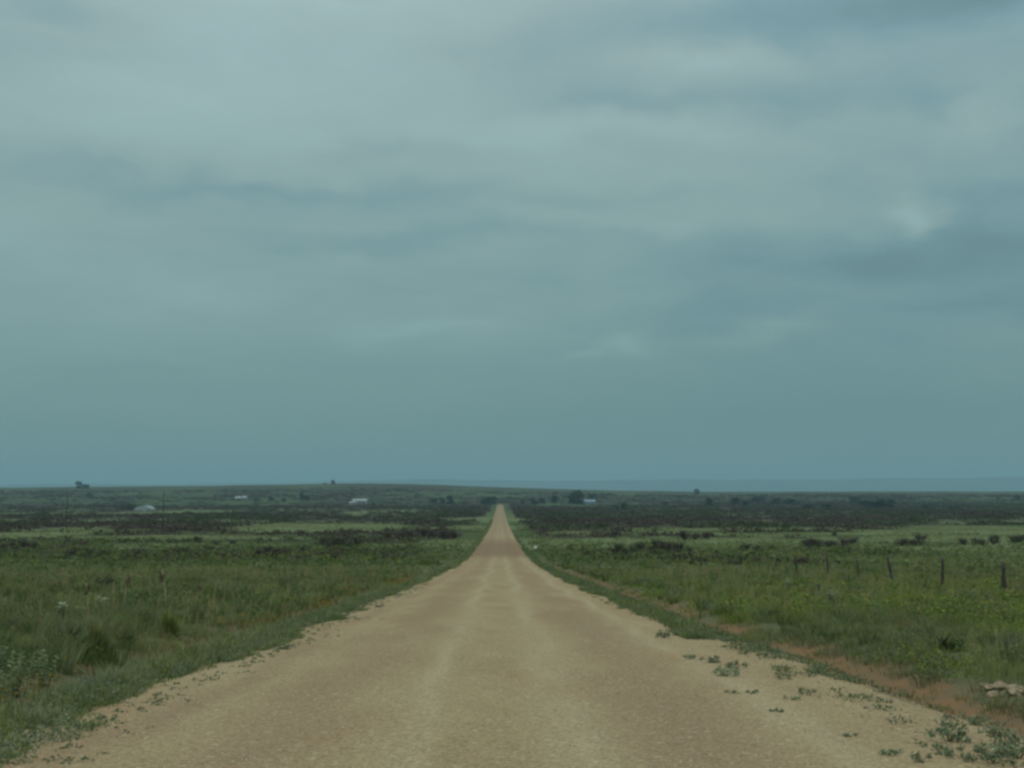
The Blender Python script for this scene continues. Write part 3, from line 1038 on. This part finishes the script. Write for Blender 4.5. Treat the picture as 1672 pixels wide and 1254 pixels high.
# ---- leafy upright plants (milkweed like), built stem by stem
def leafy(px, row, H, nst, leafn, lsz, colour, label, name='leafy_weed', spread=.12, cat='weed', group=None):
    x, y, z = at(px, row)
    e = empty(name, (x, y, z)); tag(e, label, cat, group)
    st, V = [], []
    lv = []
    for k in range(nst):
        a = random.random() * 6.28; r = spread * random.random()
        bx, by = math.cos(a) * r * .4, math.sin(a) * r * .4
        h = H * random.uniform(.65, 1.0)
        tx, ty = bx + math.cos(a) * r + random.uniform(-.03, .03), by + math.sin(a) * r
        st.append(([(bx, by, -.03), ((bx + tx) / 2, (by + ty) / 2, h * .5), (tx, ty, h)], [.008, .006, .003]))
        for j in range(leafn):
            t_ = .15 + .85 * (j + .5) / leafn
            an = j * 2.4 + k
            c0 = np.array((bx + (tx - bx) * t_, by + (ty - by) * t_, h * t_))
            up = random.uniform(.1, .7)
            d = np.array((math.cos(an), math.sin(an), up)); d /= np.linalg.norm(d)
            s = np.array((-math.sin(an), math.cos(an), 0)) * lsz * .34
            L = lsz * random.uniform(.7, 1.25) * (1.15 - .5 * t_)
            V += [c0, c0 + d * L * .5 + s, c0 + d * L + np.array((0, 0, -.15 * L)), c0 + d * L * .5 - s]
    V = np.array(V); m_ = len(V) // 4
    F = ((np.arange(m_) * 4)[:, None, None] + np.array([[[0, 1, 2], [0, 2, 3]]])).reshape(-1, 3)
    build('foliage', (V, F, np.repeat(jitter_col(np.asarray(colour), m_, .22), 4, axis=0)), M_leaf, e)
    build('stem', tubes(st, (.20, .24, .12), 4), M_twig, e)
    return e


GREYG = (.215, .285, .150)
G1 = 'tall leafy weeds in the left foreground'
leafy(38, 1150, .62, 7, 20, .085, GREYG, 'tall blue green leafy weed, leftmost beside the orange flowers', group=G1, spread=.16)
leafy(80, 1128, .58, 6, 20, .08, GREYG, 'tall blue green leafy weed, second from the left beside orange flowers', group=G1)
leafy(10, 1118, .5, 5, 18, .08, GREYG, 'blue green leafy weed cut by the left picture edge', group=G1)
PALEL = (.30, .35, .23)
leafy(112, 1022, .55, 5, 18, .15, PALEL, 'pale broad leaved milkweed left of the darkest spiky clump', group='pale milkweeds')
leafy(178, 1008, .62, 5, 18, .15, PALEL, 'pale milkweed standing just behind the darkest spiky clump', group='pale milkweeds')
leafy(140, 1014, .45, 4, 14, .14, PALEL, 'lowest pale milkweed between two taller milkweeds', group='pale milkweeds')
leafy(1283, 972, .7, 5, 16, .17, PALEL, 'pale topped milkweed in the right field before the faint fence', group='pale milkweeds')
leafy(1355, 1000, .7, 5, 16, .17, PALEL, 'pale milkweed nearest the ditch in the right field', group='pale milkweeds')
# weeds on the right shoulder
SH = [
    (1540, 1205, .20, 'tallest upright weed on the right shoulder near the corner'),
    (1584, 1178, .11, 'small weed standing behind the tallest shoulder weed'),
    (1628, 1212, .20, 'bushy upright weed on red soil nearest the right edge'),
    (1537, 1225, .10, 'flat weed just in front of the tallest shoulder weed'),
    (1562, 1232, .10, 'round weed on the shoulder right of the flat one'),
    (1590, 1222, .08, 'tiny weed between the round weed and the bushy edge weed'),
    (1612, 1240, .12, 'low weed at the bottom right, in front of the bushy one'),
    (1440, 1228, .10, 'lone rounded weed on gravel near the bottom, left of the others'),
    (1495, 1240, .09, 'low pale weed on gravel at the bottom edge'),
    (1316, 1132, .10, 'rounded weed at the front of the thick shoulder weeds'),
    (1195, 1130, .07, 'small lone weed farthest out on the gravel'),
    (1222, 1130, .06, 'faint small weed right of the one farthest out'),
    (1284, 1140, .07, 'small low weed left of the rounded shoulder weed'),
    (1180, 1102, .16, 'weed at the near tip of the scattered line of weeds'),
    (1160, 1080, .12, 'dense low weed in the middle of the scattered line'),
    (1195, 1088, .12, 'low weed at the right of the scattered line'),
    (1120, 1075, .10, 'dry brown green weed at the far left of the scattered line'),
    (1082, 1040, .16, 'leafy weed where gravel meets the verge on the right'),
    (1105, 1036, .14, 'leafy weed right behind the one where gravel meets verge'),
    (1262, 1160, .06, 'sprig on open gravel between two lone weeds'),
    (1378, 1200, .05, 'thin dark sprig on gravel left of the rounded weeds'),
    (470, 1058, .12, 'sparse weed on the gravel at the left road edge'),
    (655, 972, .12, 'small dark weed at the left road edge far ahead'),
    (190, 1172, .08, 'flat weed on gravel beside the nearest grass clump'),
    (620, 990, .12, 'low weed at the left road edge, before the far small one'),
    (140, 1182, .07, 'small flat weed just below the nearest grass clump'),
    (1650, 1232, .13, 'weed at the very right corner of the picture'),
    (1270, 1105, .10, 'weed on tan soil behind the scattered line'),
    (1215, 1066, .10, 'weed between gravel and the red ditch'),
]
for q, (px, row, H, lab) in enumerate(SH):
    x, y, z = at(px, row)
    e = empty('weed', (x, y, z), random.random() * 6); tag(e, lab, 'weed', 'small weeds on the road shoulders')
    nst = 4 if H < .11 else 9
    tips = []
    for k in range(nst):
        a = k * 2.4 + random.random(); r = H * (.15 + .75 * random.random()) * (1.0 if H > .14 else 1.5)
        tips.append((math.cos(a) * r, math.sin(a) * r, H * random.uniform(.25, .75)))
    hue = np.array((.150, .205, .120)) * (.75 + .5 * random.random()) * np.array((1 + .25 * random.random(), 1, 1))
    build('foliage', leaves(np.array(tips) - np.array((0, 0, .25 * H)), H * .42, H * .45, 26, .020 + .10 * H, hue, amt=.3, aspect=2.3, shell=.1), M_leaf, e)
    build('stem', tubes([([(0, 0, -.02), (t_[0] * .4, t_[1] * .4, t_[2] * .6), t_], [.004, .003, .002]) for t_ in tips], (.14, .13, .07), 4), M_twig, e)


# ------------------------------------------------------------------ stones
M_rock = simple_mat('pale_rock', (.20, .155, .10), (.30, .245, .16), 14, .95)


def stone(px, row, s, label, flat=.55):
    x, y, z = at(px, row)
    bm = bmesh.new(); bmesh.ops.create_icosphere(bm, subdivisions=3, radius=1)
    sd_ = random.random() * 50
    for v in bm.verts:
        k = 1 + (float(vnoise(np.array([v.co.x * 1.7 + sd_]), np.array([v.co.y * 1.7 + v.co.z * 2.3]), 8)[0]) - .5) * 1.3
        v.co = Vector((v.co.x * s * 1.25 * k, v.co.y * s * .9 * k, v.co.z * s * flat * k))
    me = bpy.data.meshes.new('stone'); bm.to_mesh(me); bm.free(); me.materials.append(M_rock)
    o = bpy.data.objects.new('stone', me); COL.objects.link(o)
    o.location = (x, y, z + s * flat * .12); o.rotation_euler = (0, 0, random.random() * 6)
    tag(o, label, 'stone', 'loose stones beside and on the road')
    return o


stone(417, 1133, .035, 'small pale yellow stone lying alone on the left half of the road')
stone(402, 1133, .02, 'tiny brown stone just left of the pale yellow one')
stone(1605, 1122, .10, 'pale rock beside the red ditch, left end of the rubble')
stone(1630, 1124, .12, 'largest pale rock of the rubble beside the red ditch')
stone(1658, 1128, .10, 'pale rock at the right end of the rubble by picture edge', .45)
stone(1618, 1132, .06, 'small rock in front of the rubble beside the red ditch')
stone(1409, 1152, .05, 'whitish stone among the weeds on the right shoulder')
stone(1045, 1170, .03, 'small pale stone on the right half of the road')


# ------------------------------------------------------------------ fence
M_post = simple_mat('weathered_wood', (.050, .045, .040), (.085, .075, .065), 9, .9, .1, .5, (1, 1, .15))
M_wire = simple_mat('rusty_wire', (.10, .07, .05), (.14, .10, .075), 20, .7)
x0, y0, z0 = at(1536, 962)
FX = x0
fence = empty('wire_fence', (FX, y0, z0)); tag(fence, 'old wire fence with crooked wooden posts across the right pasture', 'fence')
step_ = 7.4 * FX / 19.0
tops = []
k = -3
posts = []
for i in range(-3, 22):
    yy = y0 + i * step_
    xx = FX + random.uniform(-.15, .15) + (i * .02)
    zz = float(ground(xx, yy))
    H = {0: 1.22, -1: 1.16, 1: 1.28, 2: 1.15, 3: 1.3}.get(i, random.uniform(1.0, 1.3))
    rr = {0: .068, -1: .082, 1: .068, 2: .042, 3: .06}.get(i, random.uniform(.04, .06))
    lean = {1: -.17, 0: .02, -1: -.05}.get(i, random.uniform(-.08, .08))
    pts, rad = [], []
    for j in range(6):
        t_ = j / 5
        pts.append((lean * H * t_ + random.uniform(-.012, .012), random.uniform(-.012, .012), -.15 + (H + .15) * t_))
        rad.append(rr * (1.05 - .18 * t_) * random.uniform(.9, 1.1))
    V, F, C = tubes([(pts, rad)], (1, 1, 1), 8)
    V[:, :2] = V[:, :2] * 1.0
    po = mesh_obj('fence_post', V, F, M_post, fence)
    po.location = (xx - FX, yy - y0, zz - z0)
    tops.append((xx - FX, yy - y0, zz - z0, lean, H))
for hgt in (.45, .72, .98):
    paths = []
    for a, b in zip(tops[:-1], tops[1:]):
        pa = Vector((a[0] + a[3] * hgt - .09, a[1], a[2] + hgt)); pb = Vector((b[0] + b[3] * hgt - .09, b[1], b[2] + hgt))
        mid = (pa + pb) / 2 - Vector((0, 0, .03))
        paths.append(([pa, mid, pb], [.004, .004, .004]))
    V, F, C = tubes(paths, (1, 1, 1), 4)
    mesh_obj('wire', V, F, M_wire, fence)


# ------------------------------------------------------------------ roadside marker, utility poles
M_white = simple_mat('white_paint', (.62, .64, .62), (.75, .76, .74), 6, .6)
M_pole = simple_mat('creosoted_wood', (.045, .030, .024), (.065, .045, .035), 4, .9, .1, .3, (1, 1, .1))
x, y, z = at(874, 898)
mk = empty('road_marker', (x, y, z)); tag(mk, 'small white marker on a short stake at the right roadside', 'marker')
V, F, C = tubes([([(0, 0, -.1), (0, 0, .62)], [.03, .03])], (1, 1, 1), 6); mesh_obj('stake', V, F, M_post, mk)
bm = bmesh.new(); bmesh.ops.create_cube(bm, size=1)
for v in bm.verts: v.co = Vector((v.co.x * .42, v.co.y * .05 - .06, v.co.z * .42 + .46))
bmesh.ops.bevel(bm, geom=bm.edges[:], offset=.012, segments=2)
me = bpy.data.meshes.new('plate'); bm.to_mesh(me); bm.free(); me.materials.append(M_white)
o = bpy.data.objects.new('plate', me); COL.objects.link(o); o.parent = mk


def upole(px, base, top, label):
    x, y, z = at(px, base)
    H = (base - top) / FPX * y
    e = empty('utility_pole', (x, y, z)); tag(e, label, 'utility pole', 'wooden utility poles on the left')
    V, F, C = tubes([([(0, 0, -.5), (0, 0, H * .5), (0.05, 0, H)], [.16, .14, .11])], (1, 1, 1), 8)
    mesh_obj('pole', V, F, M_pole, e)
    V, F, C = tubes([([(0, 0, H), (0, 0, H + .28)], [.05, .035])], (1, 1, 1), 6)
    mesh_obj('insulator', V, F, M_pole, e)


upole(114, 862, 802, 'left of two thin brown utility poles standing in the left brush')
upole(270, 864, 803, 'right of two thin brown utility poles, just right of the domed shed')

# ------------------------------------------------------------------ far buildings
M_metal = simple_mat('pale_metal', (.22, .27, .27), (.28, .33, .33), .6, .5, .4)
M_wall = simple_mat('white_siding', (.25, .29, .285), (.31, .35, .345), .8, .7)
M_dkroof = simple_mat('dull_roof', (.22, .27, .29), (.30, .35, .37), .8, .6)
M_dark = simple_mat('dark_opening', (.03, .03, .03), (.05, .05, .05), 1, .6)
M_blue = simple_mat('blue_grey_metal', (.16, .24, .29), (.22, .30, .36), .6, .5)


def box_mesh(name, c, s, mat, parent):
    bm = bmesh.new(); bmesh.ops.create_cube(bm, size=1)
    for v in bm.verts: v.co = Vector((v.co.x * s[0] + c[0], v.co.y * s[1] + c[1], v.co.z * s[2] + c[2]))
    bmesh.ops.bevel(bm, geom=bm.edges[:], offset=min(s) * .06, segments=1)
    me = bpy.data.meshes.new(name); bm.to_mesh(me); bm.free(); me.materials.append(mat)
    o = bpy.data.objects.new(name, me); COL.objects.link(o); o.parent = parent
    return o


def gable(name, W, D, h, rise, mat, parent, over=.4, th=.15):
    w2, d2 = W / 2 + over, D / 2 + over
    V = [(-w2, -d2, h), (w2, -d2, h), (w2, 0, h + rise), (-w2, 0, h + rise), (w2, d2, h), (-w2, d2, h)]
    V += [(a, b, c + th) for a, b, c in V]
    F = [(0, 1, 2, 3), (3, 2, 4, 5), (7, 6, 9, 8), (8, 9, 11, 10), (0, 6, 7, 1), (5, 4, 10, 11),
         (0, 3, 9, 6), (3, 5, 11, 9), (2, 1, 7, 8), (4, 2, 8, 10)]
    return mesh_obj(name, V, F, mat, parent)


def house(px, row, wpx, h, rise, D, wall, roof, name, label, rz=0, doors=1, wins=3):
    x, y, z = at(px, row)
    W = wpx / FPX * y
    e = empty(name, (x, y, z), rz); tag(e, label, 'building')
    # walls with gable ends
    V = [(-W/2, -D/2, -.6), (W/2, -D/2, -.6), (W/2, D/2, -.6), (-W/2, D/2, -.6), (-W/2, -D/2, h), (W/2, -D/2, h), (W/2, D/2, h), (-W/2, D/2, h),
         (-W/2, 0, h + rise * .97), (W/2, 0, h + rise * .97)]
    F = [(0, 1, 5, 4), (2, 3, 7, 6), (1, 2, 6, 9, 5), (3, 0, 4, 8, 7)]
    mesh_obj('wall', V, F, wall, e)
    gable('roof', W, D, h + .02, rise, roof, e)
    for k in range(wins):
        xx = -W / 2 + W * (k + .7) / (wins + .6)
        box_mesh('window', (xx, -D / 2 - .03, h * .58), (1.2, .08, 1.1), M_dark, e)
    for k in range(doors):
        box_mesh('door', (W * (.28 - .5 * k), -D / 2 - .04, min(1.1, h * .5)), (1.1, .08, 2.1), M_dark, e)
    return e


# domed shed
x, y, z = at(240, 834)
W = 27 / FPX * y; H = 8.6 / FPX * y
dome = empty('arched_shed', (x, y, z)); tag(dome, 'low pale shed with a rounded metal roof beside a dark tree', 'shed')
arc = [(-math.cos(a) * W / 2, max(math.sin(a), 0) ** .8 * H) for a in np.linspace(0, math.pi, 15)]
V = [(a, -8, b) for a, b in arc] + [(a, 8, b) for a, b in arc]
F = [(k, k + 1, k + 16, k + 15) for k in range(14)]
mesh_obj('roof', V, F, M_metal, dome)
V2 = [(a * .985, -7.9, b * .985) for a, b in arc] + [(a * .985, 7.9, b * .985) for a, b in arc]
mesh_obj('end_wall', V2[:15], [tuple(range(15))], M_metal, dome)
mesh_obj('end_wall', V2[15:], [tuple(range(14, -1, -1))], M_metal, dome)
box_mesh('door', (0, -7.95, H * .3), (W * .18, .12, H * .6), M_dkroof, dome)

house(589, 823, 23, 3.8, 1.9, 10, M_wall, M_metal, 'long_shed', 'long white shed standing alone on the left valley floor', 0, 1, 3)
house(577, 824, 10, 2.4, 1.2, 7, M_wall, M_metal, 'lean_to_shed', 'low white annex at the left end of the long shed', 0, 1, 1)
house(961, 823, 20, 2.8, 2.4, 9, M_blue, M_blue, 'farmhouse', 'small blue grey farmhouse beneath the tallest dark trees', 0, 1, 3)
house(391, 817, 9, 3.0, 2.0, 8, M_metal, M_metal, 'farmhouse', 'tiny pale house on the far left slope', .2, 1, 1)
house(402, 817, 7, 3.2, 2.2, 8, M_wall, M_dkroof, 'farmhouse', 'tiny grey house right of the pale house on the far slope', -.2, 1, 1)


# ------------------------------------------------------------------ far trees
def make_tree(v):
    """unit tree: crown about 1 wide, 1 high"""
    e = empty('tree', (0, 0, 0))
    limbs = [([(0, 0, -.05), (.01, .0, .18), (.02, .01, .42)], [.035, .028, .018])]
    cl = []
    nlob = 13 + 2 * v
    for k in range(nlob):
        a = k * 2.4 + random.random(); r = .30 * math.sqrt((k + .5) / nlob) * random.uniform(.8, 1.15)
        zz = random.uniform(.03, .66) * (1.1 - r) if k % 3 else random.uniform(-.04, .06)
        cl.append((math.cos(a) * r, math.sin(a) * r, zz))
        limbs.append(([(.01, 0, .16), (math.cos(a) * r * .5, math.sin(a) * r * .5, .16 + zz * .45), (cl[-1][0], cl[-1][1], zz + .08)], [.018, .011, .005]))
    lo = leaves(np.array(cl), .20, .32, 75, .085, np.array((.034, .050, .030)), amt=.35, aspect=1.5, shell=.2)
    build('crown', lo, M_leaf, e)
    build('trunk', tubes(limbs, (.05, .042, .034), 5), M_twig, e)
    return e


TP = [make_tree(k) for k in range(4)]
TU = [False] * 4
TREES = [
    (132, 798, 12.5, 12, 'left tree of the dark grove on the left skyline'), (143, 798, 8, 14, 'right tree of the dark grove on the left skyline'),
    (150, 811, 7, 13, 'small tree on the slope just below the left skyline grove'), (216, 832, 11, 15, 'dark tree immediately left of the domed shed'),
    (205, 831, 6, 11, 'low bushy tree farther left of the domed shed'),
    (545, 791, 7.5, 8, 'small lone tree on the highest point of the left skyline'), (532, 791, 2.6, 7, 'tiny skyline bush left of the lone tree on the hill'),
    (494, 815, 12, 9, 'taller half of the dark pair left of the long white shed'), (502, 817, 9, 14, 'lower half of the dark pair left of the long white shed'),
    (735, 823, 15, 15, 'taller dark tree in the group left of the road end'), (722, 822, 10, 12, 'middle dark tree in the group left of the road end'),
    (710, 821, 8, 12, 'leftmost low tree in the group left of the road end'),
    (797, 824, 14, 14, 'tall dark tree closest to the left of the road end'), (806, 823, 13, 12, 'dark tree overlapping the top end of the road'),
    (789, 823, 8, 10, 'low bushy tree at the left of the road end group'),
    (853, 822, 6, 7, 'tiny tree just right of the road end'), (872, 823, 10, 14, 'wide low tree right of the road end'),
    (885, 822, 9, 12, 'second low tree right of the road end'), (905, 821, 12, 12, 'upright dark tree left of the tallest tree'),
    (943, 823, 24, 24, 'tallest and widest dark tree, left of the farmhouse'), (933, 822, 16, 12, 'tree leaning against the left of the tallest one'),
    (966, 817, 11, 16, 'tree with its crown showing above the farmhouse roof'), (1019, 832, 12, 15, 'compact dark tree in front, right of the farmhouse'),
    (1137, 807, 9, 11, 'rounded lone tree on the right skyline'),
    (1157, 827, 14, 11, 'narrow dark tree below the right skyline tree'), (1086, 826, 7, 10, 'small faint bushy tree left of the narrow tree'),
    (1200, 824, 12, 14, 'dark tree at the left of the right hand thicket'), (1216, 826, 9, 14, 'low tree second in the right hand thicket'),
    (1237, 821, 11, 20, 'green rounded tree in the right hand thicket'), (1264, 824, 11, 22, 'wide green tree at the middle of the right hand thicket'),
    (1290, 824, 10, 18, 'low green tree ending the right hand thicket'), (1395, 822, 11, 20, 'green tree left of the big dark mound of trees'),
    (1432, 830, 14, 28, 'big dark mound shaped tree right of centre'), (1450, 829, 14, 22, 'dark tree joined to the right of the big mound'),
    (1412, 829, 12, 20, 'dark tree joined to the left of the big mound'), (1472, 813, 4, 8, 'tiny tree on the slope right of the dark mound'),
    (1350, 830, 8, 26, 'low brown tree in the brush left of the dark mound'), (1320, 831, 8, 24, 'low brown tree farther left in the right brush'),
    (1510, 830, 7, 18, 'low dark tree in the brush beyond the fence posts'), (1558, 832, 7, 20, 'second low dark tree in the brush beyond the posts'),
    (1629, 816, 6, 9, 'small round tree on the slope near the right edge'), (1661, 816, 9, 13, 'dark tree on the slope at the right picture edge'),
    (1005, 829, 5, 12, 'small shrubby tree left of the compact dark tree'), (905, 829, 4, 10, 'tiny bushy tree below the upright dark tree'),
    (445, 817, 6, 12, 'faint low tree on the slope right of the tiny houses'), (465, 818, 5, 10, 'faintest low tree left of the dark pair'),
    (420, 818, 5, 9, 'small faint tree right beside the tiny grey house'), (610, 825, 4, 8, 'tiny bushy tree at the right of the long white shed'),
]
for px, row, hp, wp, lab in TREES:
    x, y, z = at(px, row)
    i = random.randrange(4)
    o = TP[i] if not TU[i] else copy_tree(TP[i]); TU[i] = True
    o.location = (x, y, z - .2)
    big_ = 1.45 if 840 < px < 915 or 1150 < px < 1480 else 1.2
    wm = wp / FPX * y * big_; hm = hp / FPX * y * (big_ * .5 + .6)
    o.scale = (wm, wm, hm); o.rotation_euler = (0, 0, random.random() * 6.28)
    tag(o, lab, 'tree', 'trees on the valley floor and slopes')
for i in range(4):
    if not TU[i]:
        for ch in list(TP[i].children): bpy.data.objects.remove(ch)
        bpy.data.objects.remove(TP[i])

# ------------------------------------------------------------------ haze
m_h = bpy.data.materials.new('haze_air'); m_h.use_nodes = True
t = NT(m_h.node_tree); out = t.n('ShaderNodeOutputMaterial')
pv = t.n('ShaderNodeVolumePrincipled')
pv.inputs['Color'].default_value = (.43, .72, .83, 1)
pv.inputs['Density'].default_value = 1.0e-4
pv.inputs['Anisotropy'].default_value = 0.0
t.link(pv.outputs[0], out.inputs['Volume'])
bm = bmesh.new(); bmesh.ops.create_cube(bm, size=1)
for v in bm.verts: v.co = Vector((v.co.x * 43000, v.co.y * 24500 + 9500, 60 if False else (v.co.z + .5) * 280 - 75))
me = bpy.data.meshes.new('haze'); bm.to_mesh(me); bm.free(); me.materials.append(m_h)
o = bpy.data.objects.new('haze', me); COL.objects.link(o); tag(o, 'thin blue haze over the whole plain', kind='stuff')
